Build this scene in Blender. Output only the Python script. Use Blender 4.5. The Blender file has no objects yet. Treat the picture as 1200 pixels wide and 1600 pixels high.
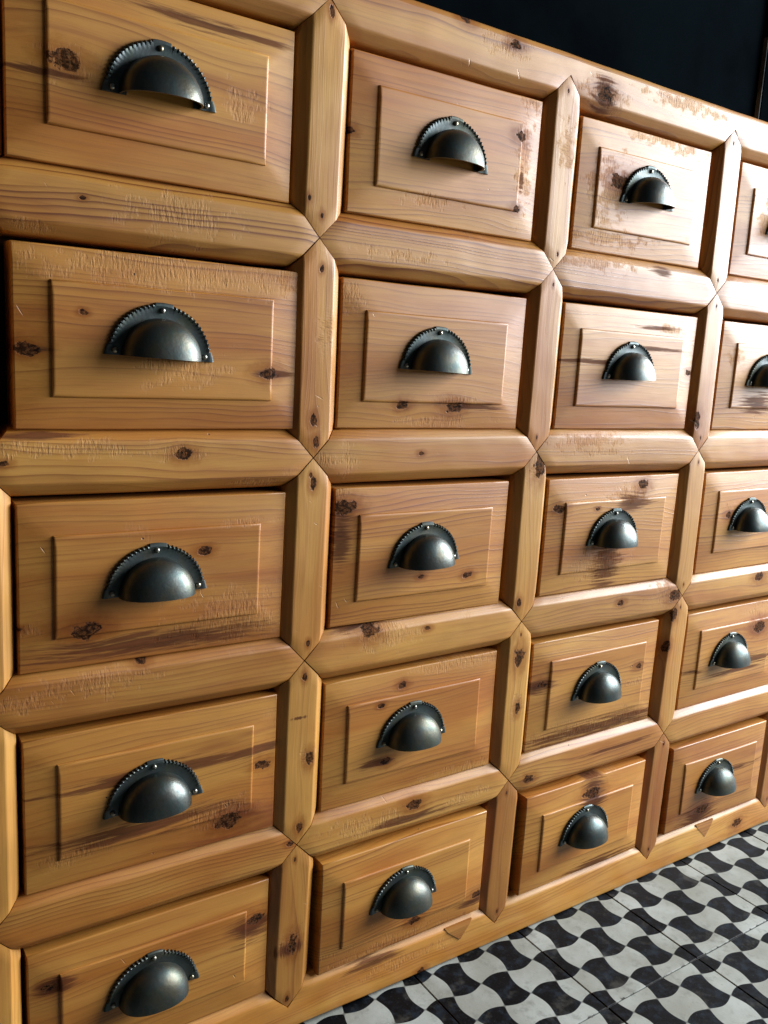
import bpy, bmesh, math, random
from mathutils import Vector, Matrix, noise

S = bpy.context.scene
U = 0.3228            # metres per column pitch of the chest
YF = 2.83             # floor, in pitches below the first rail row

def W(x, y, z=0.0):   # chest-front coordinates (right, down, into the wall) -> world metres
    return Vector((x * U, z * U, (YF - y) * U))

# ------------------------------------------------------------------ camera
cam = bpy.data.objects.new('camera', bpy.data.cameras.new('camera'))
S.collection.objects.link(cam)
cam.data.sensor_width = 36.0
cam.data.lens = 30.09
cam.data.clip_start = 0.02
cam.data.clip_end = 60
right = Vector((0.83064688, -0.55395433, 0.05621714))
up = Vector((0.05411597, 0.18080574, 0.98202889))
back = Vector((-0.55416354, -0.81267699, 0.1801635))
M = Matrix((right, up, back)).transposed().to_4x4()
M.translation = W(-1.35667613, 0.34876443, -2.43183063)
cam.matrix_world = M
S.camera = cam
S.render.resolution_x, S.render.resolution_y = 768, 1024

# ------------------------------------------------------------------ light
world = bpy.data.worlds.new('World')
S.world = world
world.use_nodes = True
bg = world.node_tree.nodes['Background']
bg.inputs[0].default_value = (0.80, 0.88, 1.0, 1)
bg.inputs[1].default_value = 0.034

def area(name, loc, target, sx, sy, power, color):
    l = bpy.data.lights.new(name, 'AREA')
    l.shape = 'RECTANGLE'
    l.size, l.size_y, l.energy, l.color = sx, sy, power, color
    o = bpy.data.objects.new(name, l)
    S.collection.objects.link(o)
    o.location = loc
    o.rotation_euler = (Vector(target) - Vector(loc)).to_track_quat('-Z', 'Y').to_euler()
    return o

# daylight from a big window on the right, and a weaker fill lamp added for sheen
area('window_light', (3.55, -0.72, 1.75), (0.4, -0.05, 0.6), 1.25, 2.1, 345, (0.87, 0.94, 1.0))
area('sheen_fill_light', (3.5, -2.15, 1.85), (0.5, 0.0, 0.7), 1.4, 1.9, 170, (0.90, 0.95, 1.0))

S.view_settings.view_transform = 'Standard'
S.view_settings.look = 'None'
S.view_settings.gamma = 1.0
S.view_settings.exposure = -0.10
S.render.engine = 'CYCLES'

FEAT = {
    'drawer 1 0': [('k', -0.763, -0.341, 0.024), ('s', -0.755, -0.336, 0.064, 0.038), ('t', -0.841, -0.302, 0.093, 0.01), ('t', -0.369, -0.519, 0.236, 0.016), ('s', -0.277, -0.33, 0.06, 0.043)],
    'drawer 1 1': [('k', 0.789, -0.433, 0.018), ('s', 0.809, -0.339, 0.043, 0.129), ('k', 0.092, -0.335, 0.012), ('k', 0.79, -0.188, 0.012), ('s', 0.411, -0.164, 0.108, 0.024), ('s', 0.843, -0.581, 0.046, 0.083), ('t', 0.808, -0.29400000000000004, 0.012, 0.045)],
    'drawer 1 2': [('k', 1.309, -0.365, 0.029), ('s', 1.258, -0.341, 0.107, 0.104), ('s', 1.603, -0.553, 0.242, 0.028), ('s', 1.269, -0.148, 0.203, 0.038), ('s', 1.792, -0.319, 0.042, 0.152)],
    'drawer 1 3': [('s', 2.296, -0.331, 0.073, 0.082)],
    'drawer 2 0': [('s', -0.471, 0.151, 0.387, 0.042), ('k', -0.865, 0.386, 0.018), ('t', -0.844, 0.385, 0.049, 0.01), ('k', -0.164, 0.424, 0.02), ('t', -0.149, 0.426, 0.067, 0.01), ('k', -0.723, 0.28, 0.007), ('s', -0.458, 0.411, 0.118, 0.055), ('s', -0.115, 0.145, 0.033, 0.048)],
    'drawer 2 1': [('k', 0.351, 0.515, 0.016), ('k', 0.576, 0.519, 0.023), ('s', 0.565, 0.496, 0.119, 0.021), ('t', 0.671, 0.517, 0.124, 0.012), ('s', 0.128, 0.162, 0.049, 0.05), ('s', 0.528, 0.574, 0.179, 0.023)],
    'drawer 2 2': [('t', 1.266, 0.328, 0.208, 0.01), ('t', 1.651, 0.173, 0.125, 0.008), ('t', 1.584, 0.261, 0.208, 0.008), ('s', 1.735, 0.173, 0.085, 0.016), ('k', 1.881, 0.349, 0.013)],
    'drawer 2 3': [('s', 2.21, 0.273, 0.068, 0.035), ('t', 2.406, 0.475, 0.131, 0.046)],
    'drawer 3 0': [('k', -0.721, 1.181, 0.027), ('k', -0.365, 0.968, 0.013), ('s', -0.268, 1.189, 0.183, 0.086), ('s', -0.211, 0.884, 0.079, 0.017), ('t', -0.498, 1.242, 0.345, 0.037), ('s', -0.874, 1.16, 0.034, 0.022), ('s', -0.726, 1.141, 0.045, 0.023), ('k', -0.899, 1.156, 0.008)],
    'drawer 3 1': [('k', 0.143, 0.864, 0.026), ('t', 0.129, 0.978, 0.041, 0.102), ('k', 0.473, 1.136, 0.009), ('k', 0.695, 1.15, 0.013), ('s', 0.128, 0.812, 0.036, 0.018)],
    'drawer 3 2': [('k', 1.158, 0.924, 0.018), ('k', 1.661, 0.84, 0.021), ('t', 1.59, 0.916, 0.106, 0.04), ('s', 1.583, 0.874, 0.127, 0.04), ('t', 1.467, 1.177, 0.091, 0.116), ('k', 1.372, 0.933, 0.008), ('s', 1.407, 1.171, 0.164, 0.086)],
    'drawer 3 3': [('s', 2.361, 0.97, 0.132, 0.016), ('k', 2.292, 1.007, 0.015)],
    'drawer 4 0': [('k', -0.137, 1.732, 0.019), ('k', -0.261, 1.903, 0.03), ('t', -0.514, 1.67, 0.33, 0.026), ('t', -0.554, 1.845, 0.282, 0.031), ('s', -0.75, 1.885, 0.096, 0.03), ('t', -0.163, 1.673, 0.172, 0.019), ('s', -0.296, 1.859, 0.116, 0.042), ('t', -0.731, 1.859, 0.157, 0.017)],
    'drawer 4 1': [('k', 0.432, 1.55, 0.012), ('k', 0.331, 1.609, 0.009), ('t', 0.309, 1.833, 0.073, 0.016), ('s', 0.703, 1.505, 0.253, 0.024), ('s', 0.828, 1.963, 0.328, 0.026), ('k', 0.366, 1.834, 0.015), ('s', 0.484, 1.458, 0.091, 0.013)],
    'drawer 4 2': [('k', 1.157, 1.677, 0.015), ('t', 1.114, 1.684, 0.099, 0.026), ('s', 1.559, 1.931, 0.514, 0.058), ('t', 1.561, 1.947, 0.515, 0.038), ('k', 1.758, 1.686, 0.014), ('s', 1.726, 1.761, 0.068, 0.016)],
    'drawer 4 3': [('k', 2.684, 1.622, 0.047), ('t', 2.678, 1.795, 0.192, 0.026), ('t', 2.174, 1.789, 0.104, 0.01), ('s', 2.663, 1.557, 0.082, 0.071), ('t', 2.548, 1.834, 0.234, 0.014)],
    'drawer 5 0': [('k', -0.833, 2.301, 0.017), ('t', -0.82, 2.306, 0.057, 0.031), ('k', -0.143, 2.316, 0.022), ('t', -0.166, 2.345, 0.075, 0.051)],
    'drawer 5 1': [('k', 0.54, 2.549, 0.019), ('t', 0.854, 2.578, 0.11, 0.019), ('s', 0.42, 2.641, 0.402, 0.064), ('t', 0.422, 2.671, 0.403, 0.041), ('k', 0.869, 2.553, 0.018)],
    'drawer 5 2': [('k', 1.521, 2.251, 0.031), ('t', 1.532, 2.27, 0.071, 0.1), ('t', 1.619, 2.636, 0.211, 0.042), ('s', 1.573, 2.169, 0.135, 0.026)],
    'drawer 5 3': [('k', 2.375, 2.565, 0.034), ('t', 2.357, 2.607, 0.136, 0.084), ('t', 2.555, 2.386, 0.271, 0.015)],
    'rail 1 0': [('s', -0.473, -0.005, 0.143, 0.06), ('k', -0.723, -0.013, 0.005), ('s', -0.847, 0.076, 0.064, 0.013)],
    'rail 1 1': [('s', 0.294, 0.025, 0.158, 0.02), ('s', 0.554, -0.099, 0.143, 0.021)],
    'rail 1 2': [('t', 1.624, -0.054, 0.057, 0.02), ('s', 1.229, -0.052, 0.22, 0.029)],
    'rail 2 0': [('s', -0.774, 0.649, 0.214, 0.025), ('k', -0.435, 0.669, 0.018), ('s', -0.439, 0.669, 0.06, 0.023), ('s', -0.192, 0.768, 0.136, 0.016), ('t', -0.84, 0.617, 0.101, 0.009), ('k', -0.931, 0.688, 0.009)],
    'rail 2 1': [('s', 0.134, 0.7, 0.046, 0.048), ('k', 0.438, 0.683, 0.008), ('s', 0.048, 0.698, 0.029, 0.03)],
    'rail 2 2': [('s', 1.293, 0.644, 0.233, 0.032), ('s', 1.318, 0.689, 0.155, 0.021)],
    'rail 3 0': [('s', -0.69, 1.349, 0.174, 0.036), ('k', -0.553, 1.299, 0.012), ('s', -0.903, 1.372, 0.069, 0.027)],
    'rail 3 1': [('k', 0.27, 1.316, 0.025), ('s', 0.332, 1.337, 0.144, 0.049), ('k', 0.519, 1.338, 0.009), ('t', 0.221, 1.297, 0.11, 0.019)],
    'rail 3 2': [('k', 1.586, 1.366, 0.013), ('k', 1.962, 1.375, 0.029), ('s', 1.903, 1.353, 0.119, 0.044)],
    'rail 3 3': [('k', 2.621, 1.348, 0.023)],
    'rail 4 0': [('s', -0.427, 1.96, 0.088, 0.014), ('k', -0.022, 2.056, 0.01)],
    'rail 4 1': [('k', 0.514, 2.047, 0.022), ('s', 0.295, 2.07, 0.179, 0.037), ('s', 0.789, 2.08, 0.141, 0.023), ('t', 0.503, 2.101, 0.194, 0.017)],
    'rail 4 2': [('k', 1.114, 2.092, 0.019), ('t', 1.664, 2.063, 0.233, 0.01)],
    'top 0 0': [('k', 0.73, -0.722, 0.017), ('k', 1.187, -0.65, 0.034), ('t', 1.181, -0.649, 0.054, 0.074), ('k', 0.515, -0.751, 0.016), ('s', 0.694, -0.704, 0.116, 0.028), ('s', 1.177, -0.648, 0.103, 0.044), ('s', 1.655, -0.708, 0.244, 0.028), ('s', 0.198, -0.637, 0.196, 0.036), ('k', 1.653, -0.72, 0.012)],
    'base 5 0': [('k', 0.606, 2.814, 0.013), ('t', 0.362, 2.676, 0.125, 0.023), ('k', 2.497, 2.583, 0.029), ('k', 2.733, 2.745, 0.025), ('s', 0.488, 2.724, 0.269, 0.024)],
    'post 1 1': [('k', -0.047, -0.109, 0.007), ('k', -0.002, -0.064, 0.007), ('k', 0.005, -0.644, 0.009)],
    'post 1 2': [('s', 0.033, 0.27, 0.033, 0.072), ('k', 0.006, 0.095, 0.007), ('k', -0.002, 0.566, 0.012), ('k', 0.009, 0.638, 0.012)],
    'post 1 3': [('k', 0.008, 0.775, 0.012), ('k', 0.012, 1.326, 0.007)],
    'post 1 4': [('t', -0.009, 1.589, 0.03, 0.006), ('k', 0.036, 1.748, 0.015), ('k', 0.007, 1.44, 0.01), ('k', 0.009, 2.003, 0.013), ('s', 0.035, 1.741, 0.036, 0.034)],
    'post 1 5': [('k', 0.002, 2.463, 0.021), ('t', -0.01, 2.479, 0.059, 0.027), ('s', -0.012, 2.439, 0.053, 0.042), ('k', -0.012, 2.684, 0.008)],
    'post 2 1': [('s', 1.02, -0.44, 0.046, 0.088)],
    'post 2 3': [('k', 1.022, 0.743, 0.028), ('s', 1.008, 0.773, 0.049, 0.036), ('k', 0.972, 1.291, 0.011)],
    'post 2 4': [('k', 0.999, 1.525, 0.025), ('k', 1.014, 1.75, 0.015), ('s', 1.005, 1.734, 0.029, 0.052)],
    'post 3 2': [('s', 1.963, -0.342, 0.044, 0.052), ('k', 1.965, 0.554, 0.023)],
    'post 3 4': [('k', 1.97, 1.47, 0.019), ('k', 1.951, 1.625, 0.019)],
    'post 0 5': [('k', -0.953, 1.733, 0.015), ('s', -0.955, 1.812, 0.017, 0.061)],
}

# ------------------------------------------------------------------ node helpers
class NT:
    def __init__(self, tree):
        self.t = tree
    def n(self, kind, **kw):
        nd = self.t.nodes.new(kind)
        for k, v in kw.items():
            setattr(nd, k, v)
        return nd
    def put(self, sock, v):
        if v is None:
            return
        if isinstance(v, bpy.types.NodeSocket):
            self.t.links.new(v, sock)
        elif isinstance(v, (tuple, list)) and sock.type == 'RGBA' and len(v) == 3:
            sock.default_value = (*v, 1)
        else:
            sock.default_value = v
    def m(self, op, a, b=None, c=None, clamp=False):
        nd = self.n('ShaderNodeMath', operation=op)
        nd.use_clamp = clamp
        self.put(nd.inputs[0], a); self.put(nd.inputs[1], b); self.put(nd.inputs[2], c)
        return nd.outputs[0]
    def xyz(self, x=0.0, y=0.0, z=0.0):
        nd = self.n('ShaderNodeCombineXYZ')
        self.put(nd.inputs[0], x); self.put(nd.inputs[1], y); self.put(nd.inputs[2], z)
        return nd.outputs[0]
    def sep(self, v):
        nd = self.n('ShaderNodeSeparateXYZ'); self.put(nd.inputs[0], v)
        return nd.outputs
    def noise(self, vec, scale=1.0, detail=2.0, rough=0.5):
        nd = self.n('ShaderNodeTexNoise'); nd.noise_dimensions = '3D'
        self.put(nd.inputs['Vector'], vec)
        nd.inputs['Scale'].default_value = scale
        nd.inputs['Detail'].default_value = detail
        nd.inputs['Roughness'].default_value = rough
        return nd.outputs[0]
    def step(self, v, a, b):          # smoothstep from a (0) to b (1)
        nd = self.n('ShaderNodeMapRange'); nd.interpolation_type = 'SMOOTHSTEP'
        self.put(nd.inputs[0], v); self.put(nd.inputs[1], a); self.put(nd.inputs[2], b)
        return nd.outputs[0]
    def mix(self, f, a, b, mode='MIX'):
        nd = self.n('ShaderNodeMix', data_type='RGBA', blend_type=mode)
        self.put(nd.inputs[0], f); self.put(nd.inputs[6], a); self.put(nd.inputs[7], b)
        return nd.outputs[2]

NK, NS, NSTAIN = 3, 3, 3

def make_wood_group():
    g = bpy.data.node_groups.new('aged_pine', 'ShaderNodeTree')
    I = g.interface
    def inp(name, kind, d):
        s = I.new_socket(name, in_out='INPUT', socket_type=kind)
        s.default_value = d
    inp('Vertical', 'NodeSocketFloat', 0.0)
    inp('Seed', 'NodeSocketVector', (0, 0, 0))
    inp('Tone', 'NodeSocketFloat', 0.5)
    inp('Lines', 'NodeSocketFloat', 0.5)
    inp('Red', 'NodeSocketFloat', 0.0)
    inp('Warm', 'NodeSocketFloat', 0.0)
    for i in range(NK):
        inp('Knot%d' % i, 'NodeSocketVector', (9, 9, 0.0001))
    for i in range(NS):
        inp('ScarC%d' % i, 'NodeSocketVector', (9, 9, 0)); inp('ScarR%d' % i, 'NodeSocketVector', (0.001, 0.001, 1))
    for i in range(NSTAIN):
        inp('StainC%d' % i, 'NodeSocketVector', (9, 9, 0)); inp('StainR%d' % i, 'NodeSocketVector', (0.001, 0.001, 1))
    for nme, k in (('Color', 'NodeSocketColor'), ('Roughness', 'NodeSocketFloat'), ('Normal', 'NodeSocketVector'), ('Gloss', 'NodeSocketFloat')):
        I.new_socket(nme, in_out='OUTPUT', socket_type=k)
    T = NT(g)
    gi = T.n('NodeGroupInput').outputs
    go = T.n('NodeGroupOutput')
    P = T.sep(T.n('ShaderNodeTexCoord').outputs['Object'])
    X, Y, Z = P[0], P[1], P[2]
    vert = gi['Vertical']
    inv = T.m('SUBTRACT', 1.0, vert)
    u = T.m('ADD', T.m('MULTIPLY', X, inv), T.m('MULTIPLY', Z, vert))
    v = T.m('ADD', T.m('MULTIPLY', Z, inv), T.m('MULTIPLY', X, vert))
    sd = T.sep(gi['Seed'])
    us, vs, ws = T.m('ADD', u, sd[0]), T.m('ADD', v, sd[1]), T.m('ADD', Y, sd[2])

    # knots bend the grain round them
    vv = vs
    kmask = None; khalo = None; kd = None
    wob = T.noise(T.xyz(T.m('MULTIPLY', us, 95), T.m('MULTIPLY', vs, 130), ws), 1.0, 4.0, 0.62)
    crack = T.noise(T.xyz(T.m('MULTIPLY', us, 240), T.m('MULTIPLY', vs, 330), ws), 1.0, 2.0)
    for i in range(NK):
        k = T.sep(gi['Knot%d' % i])
        ax, az, r = k[0], k[1], k[2]
        # knot centres are given in board coordinates (x right, z up)
        dx = T.m('SUBTRACT', X, ax); dz = T.m('SUBTRACT', Z, az)
        du = T.m('ADD', T.m('MULTIPLY', dx, inv), T.m('MULTIPLY', dz, vert))
        dv = T.m('ADD', T.m('MULTIPLY', dz, inv), T.m('MULTIPLY', dx, vert))
        d2 = T.m('ADD', T.m('MULTIPLY', T.m('MULTIPLY', du, du), 0.35), T.m('MULTIPLY', dv, dv))
        r2 = T.m('MULTIPLY', r, r)
        infl = T.m('DIVIDE', T.m('MULTIPLY', r2, 2.2), T.m('ADD', d2, T.m('MULTIPLY', r2, 2.2)))
        vv = T.m('SUBTRACT', vv, T.m('MULTIPLY', dv, infl))
        d = T.m('DIVIDE', T.m('SQRT', d2), r)
        d = T.m('ADD', d, T.m('MULTIPLY', T.m('SUBTRACT', wob, 0.5), 2.0))
        mk = T.step(d, 1.05, 0.80); hl = T.step(d, 3.0, 0.7)
        kmask = mk if kmask is None else T.m('MAXIMUM', kmask, mk)
        khalo = hl if khalo is None else T.m('MAXIMUM', khalo, hl)
        kd = d if kd is None else T.m('MINIMUM', kd, d)

    low = T.noise(T.xyz(T.m('MULTIPLY', us, 2.6), T.m('MULTIPLY', vs, 8), T.m('MULTIPLY', ws, 6)), 1.0, 2.0)
    low2 = T.noise(T.xyz(T.m('MULTIPLY', us, 9), T.m('MULTIPLY', vs, 24), T.m('MULTIPLY', ws, 20)), 1.0, 2.0)
    gcoord = T.m('ADD', vv, T.m('ADD', T.m('MULTIPLY', low, 0.050), T.m('MULTIPLY', low2, 0.006)))
    gcoord = T.m('ADD', gcoord, T.m('MULTIPLY', ws, 0.55))
    # growth rings: a sharp late-wood edge falling back slowly (irregular saw-tooth)
    spacing = T.m('ADD', gcoord, T.m('MULTIPLY', T.noise(T.xyz(T.m('MULTIPLY', gcoord, 38), sd[1], 0.0), 1.0, 1.0), 0.018))
    ph = T.m('FRACT', T.m('MULTIPLY', spacing, 190.0))
    saw = T.m('MULTIPLY', T.m('POWER', ph, 3.2), T.step(ph, 1.0, 0.93))
    ringvar = T.noise(T.xyz(T.m('MULTIPLY', us, 2), T.m('MULTIPLY', gcoord, 90), 3.3), 1.0, 1.0)
    ring = T.m('MULTIPLY', saw, T.step(ringvar, 0.36, 0.66))
    ring = T.m('MULTIPLY', ring, T.m('ADD', 0.25, gi['Lines']))
    fib = T.noise(T.xyz(T.m('MULTIPLY', us, 22), T.m('MULTIPLY', vv, 900), T.m('MULTIPLY', ws, 900)), 1.0, 3.0, 0.6)
    fib2 = T.noise(T.xyz(T.m('MULTIPLY', us, 9), T.m('MULTIPLY', vv, 260), T.m('MULTIPLY', ws, 260)), 1.0, 3.0, 0.6)
    blotch = T.noise(T.xyz(T.m('MULTIPLY', us, 9), T.m('MULTIPLY', vs, 22), T.m('MULTIPLY', ws, 22)), 1.0, 4.0, 0.6)
    broad = T.noise(T.xyz(T.m('MULTIPLY', us, 3), T.m('MULTIPLY', gcoord, 26), 7.7), 1.0, 2.0)

    base = T.mix(gi['Tone'], (0.315, 0.124, 0.016, 1), (0.705, 0.390, 0.094, 1))
    base = T.mix(gi['Warm'], base, T.mix(1.0, base, (1.0, 0.86, 0.66, 1), 'MULTIPLY'))
    col = T.mix(T.step(broad, 0.35, 0.68), base, T.mix(1.0, base, (0.80, 0.62, 0.42, 1), 'MULTIPLY'))
    hue = T.noise(T.xyz(T.m('MULTIPLY', us, 5), T.m('MULTIPLY', vs, 12), T.m('ADD', ws, 5.5)), 1.0, 3.0, 0.6)
    col = T.mix(T.m('MULTIPLY', T.step(hue, 0.50, 0.72), 0.8), col, T.mix(1.0, col, (0.92, 0.78, 0.60, 1), 'MULTIPLY'))
    col = T.mix(T.m('MULTIPLY', T.step(hue, 0.48, 0.28), 0.7), col, T.mix(1.0, col, (1.08, 1.16, 1.22, 1), 'MULTIPLY'))
    col = T.mix(T.m('MULTIPLY', T.step(blotch, 0.50, 0.75), 0.45), col, T.mix(1.0, col, (0.80, 0.66, 0.50, 1), 'MULTIPLY'))
    col = T.mix(T.m('MULTIPLY', T.step(blotch, 0.48, 0.28), 0.40), col, T.mix(1.0, col, (1.22, 1.22, 1.22, 1), 'MULTIPLY'))
    col = T.mix(T.m('MULTIPLY', T.step(fib2, 0.42, 0.72), 0.36), col, T.mix(1.0, col, (0.72, 0.60, 0.48, 1), 'MULTIPLY'))
    col = T.mix(T.m('MULTIPLY', T.step(fib, 0.45, 0.75), 0.30), col, T.mix(1.0, col, (0.62, 0.52, 0.42, 1), 'MULTIPLY'))
    col = T.mix(T.m('MULTIPLY', ring, 1.25, clamp=True), col, T.mix(1.0, col, (0.42, 0.27, 0.18, 1), 'MULTIPLY'))
    # reddish heartwood streaks along the grain
    st = T.noise(T.xyz(T.m('MULTIPLY', us, 2.4), T.m('MULTIPLY', gcoord, 30), 1.1), 1.0, 3.0, 0.6)
    col = T.mix(T.m('MULTIPLY', T.step(st, 0.56, 0.70), gi['Red']), col, T.mix(1.0, col, (0.50, 0.28, 0.24, 1), 'MULTIPLY'))
    # explicit dark stains
    edge = T.noise(T.xyz(T.m('MULTIPLY', us, 17), T.m('MULTIPLY', vv, 300), ws), 1.0, 4.0, 0.62)
    stmask = None
    def ell(c, r):
        cs, rs = T.sep(gi[c]), T.sep(gi[r])
        a = T.m('DIVIDE', T.m('SUBTRACT', X, cs[0]), rs[0]); b = T.m('DIVIDE', T.m('SUBTRACT', Z, cs[1]), rs[1])
        return T.m('SQRT', T.m('ADD', T.m('MULTIPLY', a, a), T.m('MULTIPLY', b, b)))
    for i in range(NSTAIN):
        e = ell('StainC%d' % i, 'StainR%d' % i)
        mk = T.step(T.m('ADD', e, T.m('MULTIPLY', T.m('SUBTRACT', edge, 0.5), 3.4)), 1.30, 0.45)
        stmask = mk if stmask is None else T.m('MAXIMUM', stmask, mk)
    col = T.mix(T.m('MULTIPLY', stmask, 0.88), col, T.mix(T.step(edge, .35, .65), (0.130, 0.038, 0.014, 1), (0.045, 0.013, 0.007, 1)))
    # knots
    khc = T.mix(1.0, col, (0.52, 0.34, 0.22, 1), 'MULTIPLY')
    col = T.mix(T.m('MULTIPLY', khalo, 0.75), col, khc)
    kring = T.m('MULTIPLY', T.m('FRACT', T.m('ADD', T.m('MULTIPLY', kd, 3.6), wob)), T.step(crack, .42, .54))
    kcol = T.mix(kring, (0.012, 0.006, 0.004, 1), (0.170, 0.062, 0.022, 1))
    col = T.mix(T.m('MULTIPLY', kmask, 0.93), col, kcol)
    # tool scars across the grain, in patches
    scar = None
    smn = T.noise(T.xyz(T.m('MULTIPLY', us, 70), T.m('MULTIPLY', vs, 90), ws), 1.0, 3.0, 0.6)
    for i in range(NS):
        e = ell('ScarC%d' % i, 'ScarR%d' % i)
        mk = T.step(T.m('ADD', e, T.m('MULTIPLY', T.m('SUBTRACT', smn, 0.5), 4.4)), 1.25, 0.25)
        scar = mk if scar is None else T.m('MAXIMUM', scar, mk)
    gen = T.noise(T.xyz(T.m('MULTIPLY', us, 14), T.m('MULTIPLY', vs, 26), T.m('MULTIPLY', ws, 14)), 1.0, 3.0, 0.6)
    scar = T.m('MAXIMUM', scar, T.m('MULTIPLY', T.step(gen, 0.66, 0.80), 0.45))
    marks = T.noise(T.xyz(T.m('MULTIPLY', us, 460), T.m('MULTIPLY', vs, 115), T.m('MULTIPLY', ws, 115)), 1.0, 3.0, 0.6)
    mk1 = T.m('MULTIPLY', T.step(marks, 0.52, 0.64), scar)
    mk0 = T.m('MULTIPLY', T.step(marks, 0.46, 0.34), scar)
    col = T.mix(T.m('MULTIPLY', mk1, 0.14), col, T.mix(0.5, col, (0.66, 0.42, 0.20, 1)))
    col = T.mix(T.m('MULTIPLY', mk0, 0.36), col, T.mix(1.0, col, (0.36, 0.24, 0.16, 1), 'MULTIPLY'))
    # small dents and worm holes
    vor = T.n('ShaderNodeTexVoronoi'); vor.feature = 'F1'
    T.put(vor.inputs['Vector'], T.xyz(us, vs, T.m('MULTIPLY', ws, 1.0)))
    vor.inputs['Scale'].default_value = 42
    cell = T.sep(vor.outputs['Color'])
    pit = T.m('MULTIPLY', T.step(vor.outputs['Distance'], 0.055, 0.02), T.step(cell[0], 0.90, 0.91))
    col = T.mix(T.m('MULTIPLY', pit, 0.8), col, (0.05, 0.02, 0.01, 1))
    # short pale scratches
    sc = T.noise(T.xyz(T.m('MULTIPLY', T.m('ADD', us, T.m('MULTIPLY', vs, 0.6)), 210), T.m('MULTIPLY', T.m('SUBTRACT', vs, T.m('MULTIPLY', us, 0.6)), 26), ws), 1.0, 1.0)
    scr = T.m('MULTIPLY', T.step(sc, 0.76, 0.80), T.step(gen, 0.52, 0.60))
    col = T.mix(T.m('MULTIPLY', scr, 0.35), col, T.mix(0.5, col, (0.75, 0.55, 0.33, 1)))

    h = T.m('MULTIPLY', ring, 0.35)
    h = T.m('ADD', h, T.m('MULTIPLY', fib2, 0.45))
    h = T.m('ADD', h, T.m('MULTIPLY', fib, 0.25))
    h = T.m('ADD', h, T.m('MULTIPLY', low2, 2.2))
    h = T.m('ADD', h, T.m('MULTIPLY', T.m('MULTIPLY', marks, scar), 2.4))
    h = T.m('SUBTRACT', h, T.m('MULTIPLY', scar, 1.35))
    h = T.m('SUBTRACT', h, T.m('MULTIPLY', pit, 3.0))
    h = T.m('SUBTRACT', h, T.m('MULTIPLY', scr, 1.2))
    h = T.m('ADD', h, T.m('MULTIPLY', T.m('MULTIPLY', kmask, wob), 4.0))
    h = T.m('SUBTRACT', h, T.m('MULTIPLY', kmask, 2.5))
    bump = T.n('ShaderNodeBump')
    bump.inputs['Strength'].default_value = 0.75
    bump.inputs['Distance'].default_value = 0.00045
    T.put(bump.inputs['Height'], h)
    rg = T.m('ADD', 0.33, T.m('MULTIPLY', blotch, 0.16))
    rg = T.m('ADD', rg, T.m('MULTIPLY', scar, 0.28))
    rg = T.m('ADD', rg, T.m('MULTIPLY', fib2, 0.10))
    rg = T.m('ADD', rg, T.m('MULTIPLY', T.m('MAXIMUM', kmask, stmask), 0.28))
    T.put(go.inputs['Gloss'], T.m('SUBTRACT', 1.0, T.m('MULTIPLY', T.m('MAXIMUM', T.m('MAXIMUM', kmask, T.m('MULTIPLY', khalo, .5)), T.m('MULTIPLY', stmask, .8)), 0.9)))
    T.put(go.inputs['Color'], col); T.put(go.inputs['Roughness'], rg); T.put(go.inputs['Normal'], bump.outputs[0])
    return g

WG = make_wood_group()
rnd = random.Random(11)

def wood(name, centre=(0, 0), vertical=0.0, tone=0.5, lines=0.5, red=0.0, feats=(), extra_knots=(), warm=0.35):
    m = bpy.data.materials.new(name)
    m.use_nodes = True
    T = NT(m.node_tree)
    g = T.n('ShaderNodeGroup'); g.node_tree = WG
    b = m.node_tree.nodes['Principled BSDF']
    g.inputs['Vertical'].default_value = vertical
    g.inputs['Seed'].default_value = (rnd.uniform(0, 60), rnd.uniform(0, 60), rnd.uniform(0, 9))
    g.inputs['Tone'].default_value = tone
    g.inputs['Lines'].default_value = lines
    g.inputs['Red'].default_value = red
    g.inputs['Warm'].default_value = warm
    cx, cy = centre
    loc = lambda x, y: ((x - cx) * U, (cy - y) * U)
    ks = [f for f in feats if f[0] == 'k'] + list(extra_knots)
    for i, f in enumerate(ks[:NK]):
        g.inputs['Knot%d' % i].default_value = (*loc(f[1], f[2]), max(0.0012, min(f[3], 0.03) * U))
    for tag_, nm, n in (('s', 'Scar', NS), ('t', 'Stain', NSTAIN)):
        for i, f in enumerate([f for f in feats if f[0] == tag_][:n]):
            g.inputs['%sC%d' % (nm, i)].default_value = (*loc(f[1], f[2]), 0)
            g.inputs['%sR%d' % (nm, i)].default_value = (f[3] * U, f[4] * U, 1)
    for o in ('Color', 'Roughness', 'Normal'):
        m.node_tree.links.new(g.outputs[o], b.inputs['Base Color' if o == 'Color' else o])
    b.inputs['IOR'].default_value = 1.5
    T.put(b.inputs['Specular IOR Level'], T.m('MULTIPLY', g.outputs['Gloss'], .5))
    T.put(b.inputs['Coat Weight'], T.m('MULTIPLY', g.outputs['Gloss'], .20))
    b.inputs['Coat Roughness'].default_value = 0.50
    return m

# ------------------------------------------------------------------ object helpers
def link(name, bm, mat, parent=None, loc=(0, 0, 0), smooth=False, angle=None, weighted=False):
    me = bpy.data.meshes.new(name)
    bm.normal_update()
    bm.to_mesh(me); bm.free()
    me.materials.append(mat)
    if smooth:
        for p in me.polygons:
            p.use_smooth = True
        if angle is not None:
            me.set_sharp_from_angle(angle=math.radians(angle))
    o = bpy.data.objects.new(name, me)
    S.collection.objects.link(o)
    o.location = loc
    if weighted:
        w_ = o.modifiers.new('weighted', 'WEIGHTED_NORMAL'); w_.keep_sharp = True; w_.weight = 80
    if parent:
        o.parent = parent
    return o

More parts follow.
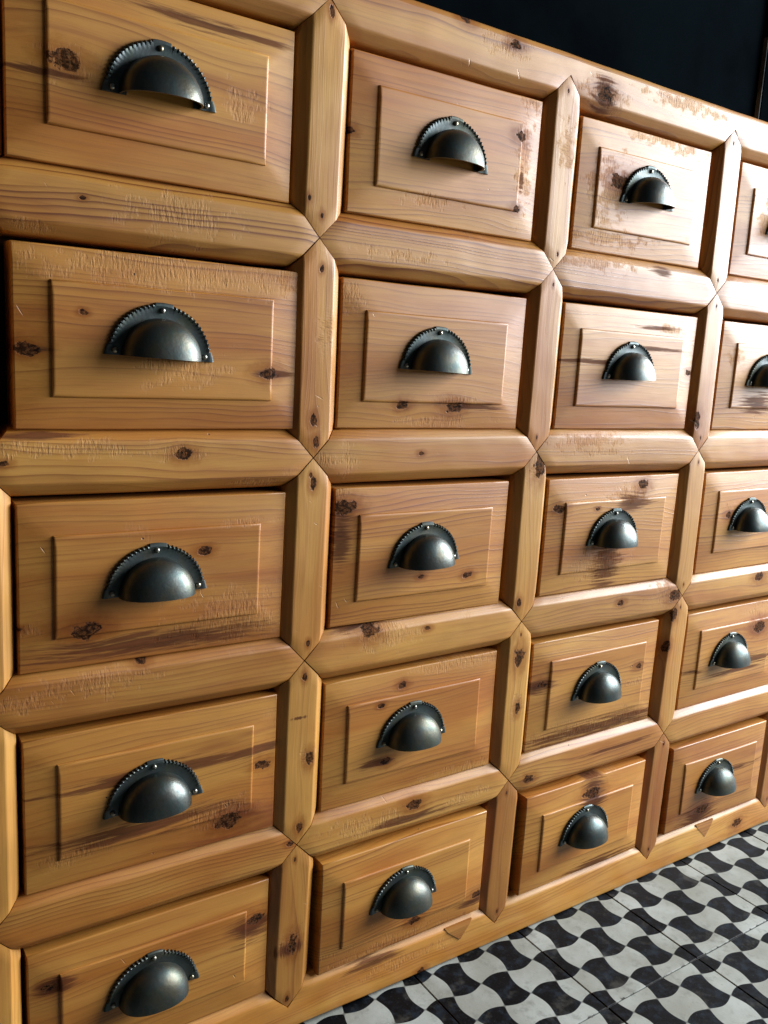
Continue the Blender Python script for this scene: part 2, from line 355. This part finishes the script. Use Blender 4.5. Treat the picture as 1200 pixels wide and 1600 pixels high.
def box(bm, x0, x1, y0, y1, z0, z1):
    vs = [bm.verts.new((x, y, z)) for x in (x0, x1) for y in (y0, y1) for z in (z0, z1)]
    for f in ((0, 1, 3, 2), (4, 6, 7, 5), (0, 4, 5, 1), (2, 3, 7, 6), (0, 2, 6, 4), (1, 5, 7, 3)):
        bm.faces.new([vs[i] for i in f])
    return vs

def boxobj(name, x0, x1, y0, y1, z0, z1, mat, parent=None, bevel=0.0):
    c = Vector(((x0 + x1) / 2, (y0 + y1) / 2, (z0 + z1) / 2))
    bm = bmesh.new()
    box(bm, x0 - c.x, x1 - c.x, y0 - c.y, y1 - c.y, z0 - c.z, z1 - c.z)
    bmesh.ops.recalc_face_normals(bm, faces=bm.faces)
    if bevel:
        bmesh.ops.bevel(bm, geom=bm.edges[:], offset=bevel, segments=2, profile=0.6, affect='EDGES')
    return link(name, bm, mat, parent, c, bool(bevel), 40)

def matte(name, c1, c2):
    m = bpy.data.materials.new(name); m.use_nodes = True
    T = NT(m.node_tree)
    m.node_tree.nodes.remove(m.node_tree.nodes['Principled BSDF'])
    co = T.n('ShaderNodeTexCoord').outputs['Object']
    d = T.n('ShaderNodeBsdfDiffuse')
    T.put(d.inputs['Color'], T.mix(T.step(T.noise(co, 5, 5, .6), .3, .7), c1, c2))
    m.node_tree.links.new(d.outputs[0], m.node_tree.nodes['Material Output'].inputs['Surface'])
    return m
WY = .43

# ------------------------------------------------------------------ the chest
chest = bpy.data.objects.new('apothecary_chest', None)
S.collection.objects.link(chest)
chest.location = W(1, YF, 0)
chest['label'] = 'honey-coloured rustic pine chest of many small drawers with dark metal cup handles'
chest['category'] = 'chest of drawers'
CH = chest.location.copy()

def at(x, y, z=0.0):                 # chest-local position
    return W(x, y, z) - CH

ROWY = [-0.682, 0.0, 0.690, 1.379, 2.069, 2.7325]
NODE = {(i, j): (i - 1.0, ROWY[j]) for i in range(5) for j in range(6)}
NODE.update({(1, 1): (-.004, .003), (1, 2): (.006, .691), (1, 3): (.004, 1.385), (1, 4): (.004, 2.071),
             (1, 5): (-.008, 2.723), (2, 1): (1.001, -.003), (2, 2): (.998, .685), (2, 3): (.999, 1.375),
             (2, 4): (1.003, 2.07), (2, 5): (.994, 2.733), (3, 0): (1.985, -.675), (3, 2): (2.009, .694),
             (3, 3): (2.018, 1.381), (3, 4): (2.006, 2.069), (3, 5): (1.989, 2.735), (4, 5): (2.992, 2.726)})
HP, HR, ZB = 0.091, 0.095, 0.125
POST = [(-.0910, ZB), (-.0910, .040), (-.0905, .024), (-.0880, .0175), (-.0840, .0125), (-.0790, .0080), (-.0690, .0000), (-.0590, -.0085), (-.0560, -.0108), (-.0510, -.0119), (-.03, -.012), (0, -.012)]
POST = POST + [(-s, z) for s, z in POST[-2::-1]]
RAIL = [(-.095, ZB), (-.095, .045), (-.0940, .028), (-.0910, .0200), (-.0860, .0140), (-.0740, .0030), (-.0640, -.0060), (-.0590, -.0095), (-.0530, -.0115), (-.030, -.0119), (0, -.012)]
RAIL = RAIL + [(-s, z) for s, z in RAIL[-2::-1]]

def wobble(x, y, k=1.0):
    p = Vector((x * 3.1, y * 3.1, 4.2))
    return (noise.noise(p) * 0.0022 + noise.noise(p * 4) * 0.0009) * k

def moulding(a, b, prof, across, reach, mitre_a, mitre_b, n=22, seed=0.0, square=False):
    """A bar from node a to node b. across/reach: half widths of this bar and of the crossing bar.
    mitre_x(s) -> how far the end at that side stays clear of the node. Returns bmesh in metres about the bar centre."""
    ax, ay = a; bx, by = b
    cx, cy = (ax + bx) / 2, (ay + by) / 2
    L = math.hypot(bx - ax, by - ay)
    ux, uy = (bx - ax) / L, (by - ay) / L
    px, py = (0.0, 1.0) if square else (-uy, ux)                       # across: for a horizontal bar points down, for a vertical bar points left
    bm = bmesh.new()
    grid = []
    for s, z in prof:
        t0, t1 = mitre_a(s), L - mitre_b(s)
        row = []
        for k in range(n + 1):
            t = t0 + (t1 - t0) * k / n
            x, y = ax + ux * t + px * s, ay + uy * t + py * s
            zz = z
            if z < ZB:
                zz = z + wobble(x + seed, y)
                end = min(k, n - k)
                if end == 0 and (mitre_a if k == 0 else mitre_b)(s) > GAP * .5:
                    zz += 0.0035                     # the ends are eased by hand
            x += noise.noise(Vector((x * 5, y * 5, seed + 9))) * 0.0012
            y += noise.noise(Vector((x * 5, y * 5, seed + 19))) * 0.0012
            row.append(bm.verts.new(((x - cx) * U, zz * U, (cy - y) * U)))
        grid.append(row)
    for i in range(len(grid) - 1):
        for k in range(n):
            bm.faces.new((grid[i][k], grid[i + 1][k], grid[i + 1][k + 1], grid[i][k + 1]))
    for k in (0, n):                       # end grain caps
        backs = []
        for row in grid:
            v = row[k].co.copy(); v.y = ZB * U
            backs.append(bm.verts.new(v))
        mf = mitre_a if k == 0 else mitre_b
        for i in range(len(grid) - 1):
            if square and max(mf(prof[i][0]), mf(prof[i + 1][0])) < GAP * .5:
                continue                   # the bar runs on here: no end face inside it
            try:
                bm.faces.new((grid[i][k], grid[i + 1][k], backs[i + 1], backs[i]))
            except ValueError:
                pass
    bmesh.ops.delete(bm, geom=[v for v in bm.verts if not v.link_faces], context='VERTS')
    bmesh.ops.remove_doubles(bm, verts=bm.verts, dist=1e-6)
    bmesh.ops.dissolve_degenerate(bm, edges=bm.edges, dist=1e-7)
    bmesh.ops.recalc_face_normals(bm, faces=bm.faces)
    return bm, (cx, cy)

def tones(k):
    return {'post': (0.50, 0.78), 'rail': (0.40, 0.66), 'drawer': (0.42, 0.68)}[k]

GAP = 0.0022
vm_post = lambda s: abs(s) / HP * HR + GAP       # post ends
vm_rail = lambda s: abs(s) / HR * HP + GAP       # rail ends
# posts between the rails
POST_TONE = {(1, 1): .72, (1, 2): .78, (2, 1): .56, (2, 2): .60, (3, 1): .58, (3, 2): .56, (3, 3): .56, (1, 3): .66, (1, 4): .60, (1, 5): .30, (2, 5): .18, (3, 5): .28, (4, 5): .2}
for i in range(5):
    for j in range(5):
        a, b = NODE[(i, j)], NODE[(i, j + 1)]
        bm, c = moulding(a, b, POST, HP, HR, vm_post, vm_post, seed=i * 3.7 + j * 1.3)
        key = 'post %d %d' % (i, j + 1)
        nails = [('k', a[0] + rnd.uniform(-.012, .012), a[1] + .055, .0052), ('k', b[0] + rnd.uniform(-.012, .012), b[1] - .055, .0048)]
        m = wood('pine_post', c, 1.0, POST_TONE.get((i, j + 1), rnd.uniform(*tones('post'))), rnd.uniform(.15, .5), 0.55 if j == 4 and i else rnd.uniform(0, .35),
                 FEAT.get(key, []), nails)
        link('post', bm, m, chest, at(c[0] - (.024 if (i, j) == (0, 1) else 0), c[1]), True, 50, True)
# rails between the posts
RAIL_LINES = {(1, 0): 1.3, (1, 1): 1.25, (1, 2): 1.0}
for j in range(1, 5):
    for i in range(4):
        a, b = NODE[(i, j)], NODE[(i + 1, j)]
        bm, c = moulding(a, b, RAIL, HR, HP, vm_rail, vm_rail, n=30, seed=40 + i * 2.9 + j * 5.3)
        m = wood('pine_rail', c, 0.0, rnd.uniform(*tones('rail')), RAIL_LINES.get((j, i), rnd.uniform(.2, .6)), rnd.uniform(0, .3),
                 FEAT.get('rail %d %d' % (j, i), []))
        link('rail', bm, m, chest, at(*c), True, 50, True)
    for i, sgn in ((0, -1), (4, 1)):       # short stubs that close the outer side of the end posts
        nx, ny = NODE[(i, j)]
        e = (nx + sgn * HP, ny)
        a, b = ((nx, ny), e) if sgn > 0 else (e, (nx, ny))
        ma, mb = (vm_rail, lambda s: 0.0) if sgn > 0 else ((lambda s: 0.0), vm_rail)
        bm, c = moulding(a, b, [(s * .98, z) for s, z in RAIL], HR, HP, ma, mb, n=4, seed=3)
        link('rail_end', bm, wood('pine_end', c, 0.0, .45), chest, at(*c), True, 32)

# top rail and base board run through; the posts are let into them with a point
def through(name, row, notch_below, prof, tone, lines, feats):
    bmall = bmesh.new()
    xs = [NODE[(i, row)] for i in range(5)]
    pts = [(xs[0][0] - HP, xs[0][1])] + xs + [(xs[-1][0] + HP, xs[-1][1])]
    cx = 1.0; cy = ROWY[row]
    sgn = 1 if notch_below else -1
    for q in range(len(pts) - 1):
        a, b = pts[q], pts[q + 1]
        vm = lambda s: ((s * sgn) / HR * HP + GAP) if s * sgn > 0.0001 else 0.0
        flat = lambda s: 0.0
        bm, c = moulding(a, b, prof, HR, HP, flat if q == 0 else vm, flat if q == len(pts) - 2 else vm, n=30 if 0 < q < len(pts) - 2 else 3, seed=70.0, square=True)
        bmesh.ops.translate(bm, verts=bm.verts, vec=((c[0] - cx) * U, 0, (cy - c[1]) * U))
        me = bpy.data.meshes.new('tmp'); bm.to_mesh(me); bm.free()
        bmall.from_mesh(me); bpy.data.meshes.remove(me)
    bmesh.ops.remove_doubles(bmall, verts=bmall.verts, dist=2e-4)
    m = wood('pine_' + name, (cx, cy), 0.0, tone, lines, 0.15, feats)
    return link(name, bmall, m, chest, at(cx, cy), True, 50, True)

TOPP = [(-.084, ZB), (-.084, .034), (-.081, .018), (-.073, .004), (-.060, -.006), (-.045, -.010)] + RAIL[8:]
BASEP = RAIL[:11] + [(.03, -.012), (.060, -.012), (.086, -.011), (.0925, -.008), (.0960, -.002), (.0965, ZB)]
through('top_rail', 0, True, TOPP, .55, .8, FEAT['top 0 0'])
through('base_board', 5, False, BASEP, .88, .30, FEAT['base 5 0'])

# small darker triangular patches let into the base board
def patch(xc, y0, w, h):
    bm = bmesh.new()
    f = [(-w, 0), (w, 0), (0.15 * w, h)]
    # follows the rounded top edge of the board: front face in two steps
    front = [bm.verts.new((x * U, (-0.0136 + (0.004 if y == 0 else 0)) * U, -y * U)) for x, y in f]
    mid = [bm.verts.new((x * 0.80 * U, -0.0138 * U, -h * .28 * U)) for x in (-w * .96, w * .96)]
    back_ = [bm.verts.new((x * U, .05 * U, -y * U)) for x, y in f]
    bm.faces.new((front[0], mid[0], mid[1], front[1]))
    bm.faces.new((mid[0], front[2], mid[1]))
    bm.faces.new((front[0], front[2], mid[0])); bm.faces.new((front[1], mid[1], front[2]))
    for i in range(3):
        j = (i + 1) % 3
        bm.faces.new((front[i], front[j], back_[j], back_[i]))
    bmesh.ops.recalc_face_normals(bm, faces=bm.faces)
    m = wood('inlay_pine', (xc, y0), 0.0, .30, .5, .6)
    link('inlay_patch', bm, m, chest, at(xc, y0, -0.001), False)
patch(0.79, 2.664, .072, .075)
patch(2.44, 2.660, .072, .085)

# carcass behind the frame
dark = matte('gap_shade_pine', (.030, .014, .007), (.050, .022, .010))  # shade put into the colour: pine darkened so the drawer gaps read black
x0, x1 = -1.0 - HP, 3.0 + HP
l0 = at(x0, YF - 0.004); l1 = at(x1, -0.762)
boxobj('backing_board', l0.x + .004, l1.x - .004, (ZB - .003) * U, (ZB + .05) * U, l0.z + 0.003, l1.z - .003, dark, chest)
sidem = wood('side_pine', (0, 0), 1.0, .55, .6, .2)
boxobj('side_panel', l0.x, l0.x + .02, (ZB + .052) * U, 0.40, l0.z, l1.z - .001, sidem, chest, .001)
boxobj('side_panel', l1.x - .02, l1.x, (ZB + .052) * U, 0.40, l0.z, l1.z - .001, sidem, chest, .001)
boxobj('top_board', l0.x, l1.x, (ZB - .03) * U, 0.41, l1.z + .0005, l1.z + .004, wood('top_pine', (0, 0), 0.0, .5, .6), chest, .001)

# ------------------------------------------------------------------ drawers with cup pulls
def metal(name, rough, tint, mottle, metallic=0.9, spec=0.5):
    m = bpy.data.materials.new(name); m.use_nodes = True
    T = NT(m.node_tree); b = m.node_tree.nodes['Principled BSDF']
    co = T.n('ShaderNodeTexCoord').outputs['Object']
    info = T.n('ShaderNodeObjectInfo').outputs['Random']
    off = T.n('ShaderNodeVectorMath', operation='ADD'); T.put(off.inputs[0], co)
    T.put(off.inputs[1], T.xyz(T.m('MULTIPLY', info, 7.0), T.m('MULTIPLY', info, 3.0), 0.0))
    v = off.outputs[0]
    a = T.noise(v, 60, 4, .6); c = T.noise(v, 420, 3, .6); d = T.noise(v, 1500, 2, .5)
    col = T.mix(T.step(a, .38, .66), tint, tuple(t * k for t, k in zip(tint, mottle)))
    col = T.mix(T.m('MULTIPLY', T.step(c, .56, .74), .22), col, tuple(t * 1.7 for t in tint))
    col = T.mix(T.m('MULTIPLY', T.step(T.m('ADD', T.noise(v, 38, 3, .6), T.m('MULTIPLY', info, .12)), .50, .70), .55), col, T.mix(1.0, col, (1.35, 1.08, .72, 1), 'MULTIPLY'))
    T.put(b.inputs['Base Color'], col)
    b.inputs['Metallic'].default_value = metallic
    T.put(b.inputs['Roughness'], T.m('ADD', T.m('ADD', rough, T.m('MULTIPLY', a, .26)), T.m('MULTIPLY', T.m('SUBTRACT', info, .5), .12)))
    h = T.m('ADD', T.m('MULTIPLY', c, .22), T.m('MULTIPLY', d, .08))
    h = T.m('ADD', h, T.m('MULTIPLY', a, 1.5))
    bp = T.n('ShaderNodeBump'); bp.inputs['Strength'].default_value = .5; bp.inputs['Distance'].default_value = .0005
    T.put(bp.inputs['Height'], h); T.put(b.inputs['Normal'], bp.outputs[0])
    return m
M_CUP = metal('cup_iron', .27, (.086, .091, .083), (.62, .80, .86))
M_PLATE = metal('plate_iron', .42, (.095, .110, .112), (.7, .8, .75))
M_NAIL = metal('nail_steel', .20, (.42, .41, .36), (.5, .5, .45), 1.0)

def plate_mesh():
    """Half-round back plate with a rope-cut rim, smooth at the crown and at the two ears."""
    bm = bmesh.new()
    R0, RO = .098, .163
    NA = 208
    ang = lambda k: math.pi * k / NA
    rings = []
    for k in range(NA + 1):
        a = ang(k); deg = math.degrees(a)
        rim = 11 < deg < 78 or 98 < deg < 169
        ph = (deg / 5.1) % 1.0
        tooth = 0.0; lift = 0.0
        if rim:
            tooth = -.0095 * (1 - ph) if ph > .18 else -.0095 * (ph / .18)
            lift = -.0075 * ph if ph < .82 else -.0075 * (1 - ph) / .18
        elif 78 <= deg <= 98:
            tooth = .0022; lift = -.002
        elif deg <= 11 or deg >= 169:
            e = 1 - min(deg, 180 - deg) / 11
            tooth = .006 * e; lift = -.001
        row = []
        prof = [(R0, -.006), (.122, -.0050), (.136, -.0055), (.148, -.0072), (.1545 , -.0082), (RO - .003 + tooth * .8, -.0072), (RO + tooth, -.0038), (RO + tooth, .0005)]
        for q, (r, z) in enumerate(prof):
            zz = z + (lift if q in (4, 5) else lift * .5 if q == 6 else 0)
            x, y = r * math.cos(a), r * math.sin(a) * .985
            row.append(bm.verts.new((x * U, zz * U, y * U)))
        rings.append(row)
    for k in range(NA):
        for q in range(7):
            bm.faces.new((rings[k][q], rings[k][q + 1], rings[k + 1][q + 1], rings[k + 1][q]))
    # feet of the ears down to the wood
    for row in (rings[0], rings[-1]):
        b = [bm.verts.new((v.co.x, .0005 * U, v.co.z)) for v in row]
        for q in range(7):
            if q < 6:
                bm.faces.new((row[q], row[q + 1], b[q + 1], b[q]))
    bmesh.ops.recalc_face_normals(bm, faces=bm.faces)
    return bm

def cup_mesh():
    bm = bmesh.new()
    NA, NB = 22, 48
    rx, ry, rz = .1200, .1170, .092
    def shell(k):
        G = []
        for i in range(NA + 1):
            t = (math.pi / 2) * i / NA
            rr = math.sin(t) ** .86; zz = math.cos(t) ** .80 if i < NA else 0.0
            row = []
            for j in range(NB + 1):
                b = math.pi * j / NB
                # slightly heavier lower lip
                x = rx * k * rr * math.cos(b)
                y = ry * k * rr * math.sin(b)
                z = -(rz * k) * zz * (1.0 - .10 * math.sin(b) * rr) - .006 * (1 if k == 1 else .6)
                row.append(bm.verts.new((x * U, z * U, y * U)))
            G.append(row)
        return G
    A, B = shell(1.0), shell(.955)
    for G, flip in ((A, 0), (B, 1)):
        for i in range(NA):
            for j in range(NB):
                f = (G[i][j], G[i + 1][j], G[i + 1][j + 1], G[i][j + 1])
                bm.faces.new(f[::-1] if flip else f)
    for j in (0, NB):                       # thick lower lip
        for i in range(NA):
            bm.faces.new((A[i][j], B[i][j], B[i + 1][j], A[i + 1][j]))
    bmesh.ops.remove_doubles(bm, verts=bm.verts, dist=2e-6)
    bmesh.ops.recalc_face_normals(bm, faces=bm.faces)
    return bm

def nail_mesh():
    bm = bmesh.new()
    bmesh.ops.create_uvsphere(bm, u_segments=14, v_segments=10, radius=.0078 * U)
    for v in bm.verts:
        v.co.y *= .75
    return bm

def mesh_of(bm, mat, angle):
    o = link('proto', bm, mat, None, (0, 0, 0), True, angle)
    me = o.data; bpy.data.objects.remove(o)
    return me
ME_PLATE = mesh_of(plate_mesh(), M_PLATE, 28); ME_PLATE.name = 'pull_plate'
ME_CUP = mesh_of(cup_mesh(), M_CUP, 60); ME_CUP.name = 'pull_cup'
ME_NAIL = mesh_of(nail_mesh(), M_NAIL, 60); ME_NAIL.name = 'nail'

def drawer_meshes(w, h, pw, ph, px, pz, kx):
    """w,h half sizes of the front; pw,ph of the raised field whose centre is px,pz. Returns border and field."""
    bm = bmesh.new()
    def ring(hw, hh, z, cx=0, cz=0, n=10, wob_=0.0012):
        pts = []
        cs = [(-hw, -hh), (hw, -hh), (hw, hh), (-hw, hh)]
        for q in range(4):
            (xa, ya), (xb, yb) = cs[q], cs[(q + 1) % 4]
            for t in range(n):
                x = xa + (xb - xa) * t / n + cx; y = ya + (yb - ya) * t / n + cz
                nx = noise.noise(Vector((x * 6, y * 6, kx))) * wob_
                ny = noise.noise(Vector((x * 6, y * 6, kx + 5))) * wob_
                pts.append(bm.verts.new(((x + nx) * U, (z + noise.noise(Vector((x * 4, y * 4, kx + 9))) * .0018) * U, (y + ny) * U)))
        return pts
    def bridge(a, b):
        n = len(a)
        for i in range(n):
            bm.faces.new((a[i], a[(i + 1) % n], b[(i + 1) % n], b[i]))
    zo = .0045; zi = -.0045; zf = -.0120
    R = [ring(w, h, .095), ring(w, h, zo + .006), ring(w - .0015, h - .0015, zo + .0022), ring(w - .005, h - .005, zo)]
    R.append(ring(pw + .0010, ph + .0010, zi, px, pz))
    R.append(ring(pw + .0010, ph + .0010, zi + .0008, px, pz))      # a fine kerf runs round the field
    for a, b in zip(R, R[1:]):
        bridge(a, b)
    bm.faces.new(R[0][::-1])
    bmesh.ops.recalc_face_normals(bm, faces=bm.faces)
    border = bm
    bm = bmesh.new()
    Q = [ring(pw + .0006, ph + .0006, zi + .003, px, pz), ring(pw + .0002, ph + .0002, zf + .0042, px, pz),
         ring(pw - .0020, ph - .0020, zf + .0016, px, pz), ring(pw - .0050, ph - .0050, zf + .0004, px, pz), ring(pw - .0095, ph - .0095, zf, px, pz)]
    for a, b in zip(Q, Q[1:]):
        bridge(a, b)
    bm.faces.new(Q[-1])
    bmesh.ops.recalc_face_normals(bm, faces=bm.faces)
    # make sure both face the room (-Y)
    return border, bm, zf

# per drawer: left, right, top, bottom edges measured off the frame openings; z = how far it stands out
DR = {(1, 0): (.094, .897, 0), (1, 1): (.094, .889, -.002), (1, 2): (.094, .880, .001), (2, 0): (.100, .934, -.003), (2, 1): (.096, .893, .002),
      (2, 2): (.094, .902, 0), (3, 0): (.099, .911, -.002), (3, 1): (.098, .884, .001), (4, 0): (.103, .908, -.002), (4, 1): (.096, .894, .001),
      (4, 2): (.094, .878, .002), (5, 0): (.104, .908, 0), (5, 1): (.116, .898, -.017), (5, 2): (.118, .890, -.020), (5, 3): (.106, .886, -.017)}
D_TONE = {(1, 0): .62, (1, 1): .60, (1, 2): .58, (1, 3): .66, (2, 0): .52, (2, 1): .50, (2, 2): .54, (2, 3): .60,
          (3, 0): .46, (3, 1): .56, (3, 2): .62, (3, 3): .72, (4, 0): .50, (4, 1): .56, (4, 2): .60, (4, 3): .62,
          (5, 0): .52, (5, 1): .66, (5, 2): .66, (5, 3): .34}
D_RED = {(1, 0): .5, (4, 0): .9, (3, 0): .4, (5, 1): .2, (2, 2): .3, (4, 3): .6, (5, 3): .4}
for r in range(1, 6):
    for c in range(4):
        n00, n11 = NODE[(c, r - 1)], NODE[(c + 1, r)]
        n10, n01 = NODE[(c + 1, r - 1)], NODE[(c, r)]
        xl, xr, z = DR.get((r, c), (.096, .8900, rnd.uniform(-.003, .003)))
        xa = (n00[0] + n01[0]) / 2 + xl; xb = (n10[0] + n11[0]) / 2 - (1 - xr)
        ya = (n00[1] + n10[1]) / 2 + HR + .0155; yb = (n01[1] + n11[1]) / 2 - HR + .004
        if r == 1:
            ya += .001
        cx, cy = (xa + xb) / 2, (ya + yb) / 2
        w, h = (xb - xa) / 2, (yb - ya) / 2
        px = rnd.uniform(-.004, .006); pz = rnd.uniform(-.006, .004)
        border, field, zf = drawer_meshes(w, h, w - .093 + rnd.uniform(-.003, .003), h - .093 + rnd.uniform(-.004, .004), px, pz, r * 7.1 + c * 3.3)
        m = wood('pine_drawer', (cx, cy), 0.0, D_TONE[(r, c)], rnd.uniform(.25, .75), D_RED.get((r, c), 0.08), FEAT.get('drawer %d %d' % (r, c), []), (), rnd.uniform(.55, 1.0))
        d = link('drawer', border, m, chest, at(cx, cy, z), True, 50, True)
        d.rotation_euler = (rnd.uniform(-.006, .006), rnd.uniform(-.005, .005), rnd.uniform(-.006, .006))
        f = link('raised_panel', field, m, d, (0, 0, 0), True, 50, True)
        hx = (c - 1 + .484 - (.028 if c == 3 else 0) + rnd.uniform(-.006, .006)) - cx
        hy = -(.040 + rnd.uniform(-.004, .004))
        tilt = rnd.uniform(-.032, .032); k_ = .948
        for nm, me in (('pull_plate', ME_PLATE), ('pull_cup', ME_CUP)):
            o = bpy.data.objects.new(nm, me); S.collection.objects.link(o); o.parent = d
            o.location = (hx * U, zf * U, hy * U); o.rotation_euler = (0, tilt, 0); o.scale = (k_, k_, k_)
        for nx, ny in ((0, .1395 * k_), (-.138 * k_, .013), (.138 * k_, .013)):
            o = bpy.data.objects.new('nail', ME_NAIL); S.collection.objects.link(o); o.parent = d
            x, y = nx * math.cos(tilt) + ny * math.sin(tilt), -nx * math.sin(tilt) + ny * math.cos(tilt)
            o.location = ((hx + x) * U, (zf - .0085) * U, (hy + y) * U)

# ------------------------------------------------------------------ the tiled floor
def tile_material():
    m = bpy.data.materials.new('cement_tile'); m.use_nodes = True
    T = NT(m.node_tree); b = m.node_tree.nodes['Principled BSDF']
    co = T.n('ShaderNodeTexCoord').outputs['Object']
    rndv = T.n('ShaderNodeObjectInfo').outputs['Random']
    p = T.sep(co)
    off = T.n('ShaderNodeVectorMath', operation='ADD'); T.put(off.inputs[0], co)
    T.put(off.inputs[1], T.xyz(T.m('MULTIPLY', rndv, 31.0), T.m('MULTIPLY', rndv, 17.0), 0.0))
    v = off.outputs[0]
    wv = T.noise(v, 14, 2); wx = T.m('MULTIPLY', T.m('SUBTRACT', wv, .5), .0035)
    cx = T.m('COSINE', T.m('MULTIPLY', T.m('ADD', p[0], wx), math.pi / (.565 * U / 4)))
    cy = T.m('COSINE', T.m('MULTIPLY', T.m('ADD', p[1], wx), math.pi / (.565 * U / 4)))
    F = T.m('ADD', T.m('MULTIPLY', cx, cy), T.m('MULTIPLY', T.m('SUBTRACT', T.m('MULTIPLY', cx, cx), T.m('MULTIPLY', cy, cy)), .47))
    blk = T.step(F, -.018, .018)
    a = T.noise(v, 9, 4, .6); c = T.noise(v, 55, 5, .65); e = T.noise(v, 260, 3, .6)
    white = T.mix(T.step(a, .35, .7), (.235, .238, .205, 1), (.345, .360, .335, 1))
    white = T.mix(T.m('MULTIPLY', T.step(c, .52, .72), .5), white, (.14, .145, .125, 1))
    white = T.mix(T.m('MULTIPLY', T.step(e, .64, .72), .5), white, (.16, .15, .12, 1))
    black = T.mix(T.step(c, .46, .72), (.0015, .002, .003, 1), (.012, .018, .026, 1))
    black = T.mix(T.m('MULTIPLY', T.step(e, .62, .74), .5), black, (.05, .06, .07, 1))
    col = T.mix(blk, white, black)
    ed = T.m('MAXIMUM', T.m('ABSOLUTE', p[0]), T.m('ABSOLUTE', p[1]))
    chip = T.step(T.m('ADD', ed, T.m('MULTIPLY', T.m('SUBTRACT', T.noise(v, 110, 4, .65), .5), .009)), .565 * U / 2 - .0012, .565 * U / 2 + .0004)
    col = T.mix(chip, col, (.045, .040, .034, 1))
    smud = T.noise(v, 22, 4, .7)
    col = T.mix(T.m('MULTIPLY', T.step(smud, .54, .74), .45), col, (.085, .080, .068, 1))
    T.put(b.inputs['Base Color'], T.mix(T.m('MULTIPLY', rndv, .25), col, T.mix(1.0, col, (.86, .84, .78, 1), 'MULTIPLY')))
    T.put(b.inputs['Roughness'], T.m('ADD', .34, T.m('MULTIPLY', c, .30)))
    b.inputs['Specular IOR Level'].default_value = .09
    bp = T.n('ShaderNodeBump'); bp.inputs['Strength'].default_value = .5; bp.inputs['Distance'].default_value = .0004
    T.put(bp.inputs['Height'], T.m('ADD', T.m('ADD', c, e), T.m('MULTIPLY', a, 2.0))); T.put(b.inputs['Normal'], bp.outputs[0])
    return m
def plain(name, col, rough=.8, scale=30, spec=.5, col2=None, bump=.0004):
    m = bpy.data.materials.new(name); m.use_nodes = True
    T = NT(m.node_tree); b = m.node_tree.nodes['Principled BSDF']
    co = T.n('ShaderNodeTexCoord').outputs['Object']
    n = T.noise(co, scale, 5, .65)
    T.put(b.inputs['Base Color'], T.mix(T.step(n, .3, .7), col, col2 or tuple(c * .6 for c in col)))
    b.inputs['Roughness'].default_value = rough
    bp = T.n('ShaderNodeBump'); bp.inputs['Strength'].default_value = .6; bp.inputs['Distance'].default_value = bump
    T.put(bp.inputs['Height'], n); T.put(b.inputs['Normal'], bp.outputs[0])
    b.inputs['Specular IOR Level'].default_value = spec
    return m

TS = 0.565 * U
bm = bmesh.new()
box(bm, -3.0, 5.0, -4.0, 1.5, -.04, -.0022)
bmesh.ops.recalc_face_normals(bm, faces=bm.faces)
floor = link('floor', bm, plain('grout', (.060, .055, .050), .9, 80), None, (0, 0, 0))
floor['kind'] = 'structure'
floor['label'] = 'black and white wavy checkered cement tile floor'
bm = bmesh.new()
hs = TS / 2 - .0007
box(bm, -hs, hs, -hs, hs, -.012, 0)
bmesh.ops.recalc_face_normals(bm, faces=bm.faces)
bmesh.ops.bevel(bm, geom=[e for e in bm.edges if all(v.co.z > -.001 for v in e.verts)] , offset=.0009, segments=1, affect='EDGES')
tile = link('tile', bm, tile_material(), floor)
OX, OY = 1.146 * U, -.527 * U
first = True
for i in range(-7, 15):
    for j in range(-10, 3):
        o = tile if first else tile.copy()
        if not first:
            S.collection.objects.link(o)
            o.parent = floor
        first = False
        o.location = (OX + (i + .5) * TS, OY + (j + .5) * TS, rnd.uniform(-.0007, 0))
        o.rotation_euler = (rnd.uniform(-.002, .002), rnd.uniform(-.002, .002), rnd.choice((0, math.pi)) + rnd.uniform(-.0025, .0025))

# ------------------------------------------------------------------ the dark wall behind
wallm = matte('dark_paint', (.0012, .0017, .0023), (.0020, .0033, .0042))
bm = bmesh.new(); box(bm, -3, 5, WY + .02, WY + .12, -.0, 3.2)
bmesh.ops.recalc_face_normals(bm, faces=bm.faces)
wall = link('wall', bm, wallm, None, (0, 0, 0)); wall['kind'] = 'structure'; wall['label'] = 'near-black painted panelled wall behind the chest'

wornm = matte('worn_edge_paint', (.002, .003, .004), (.11, .115, .12))
tr = boxobj('edge_trim', 4.105 * U, 4.113 * U, WY + .008, WY + .019, 1.30, 1.52, wornm, wall, .001)
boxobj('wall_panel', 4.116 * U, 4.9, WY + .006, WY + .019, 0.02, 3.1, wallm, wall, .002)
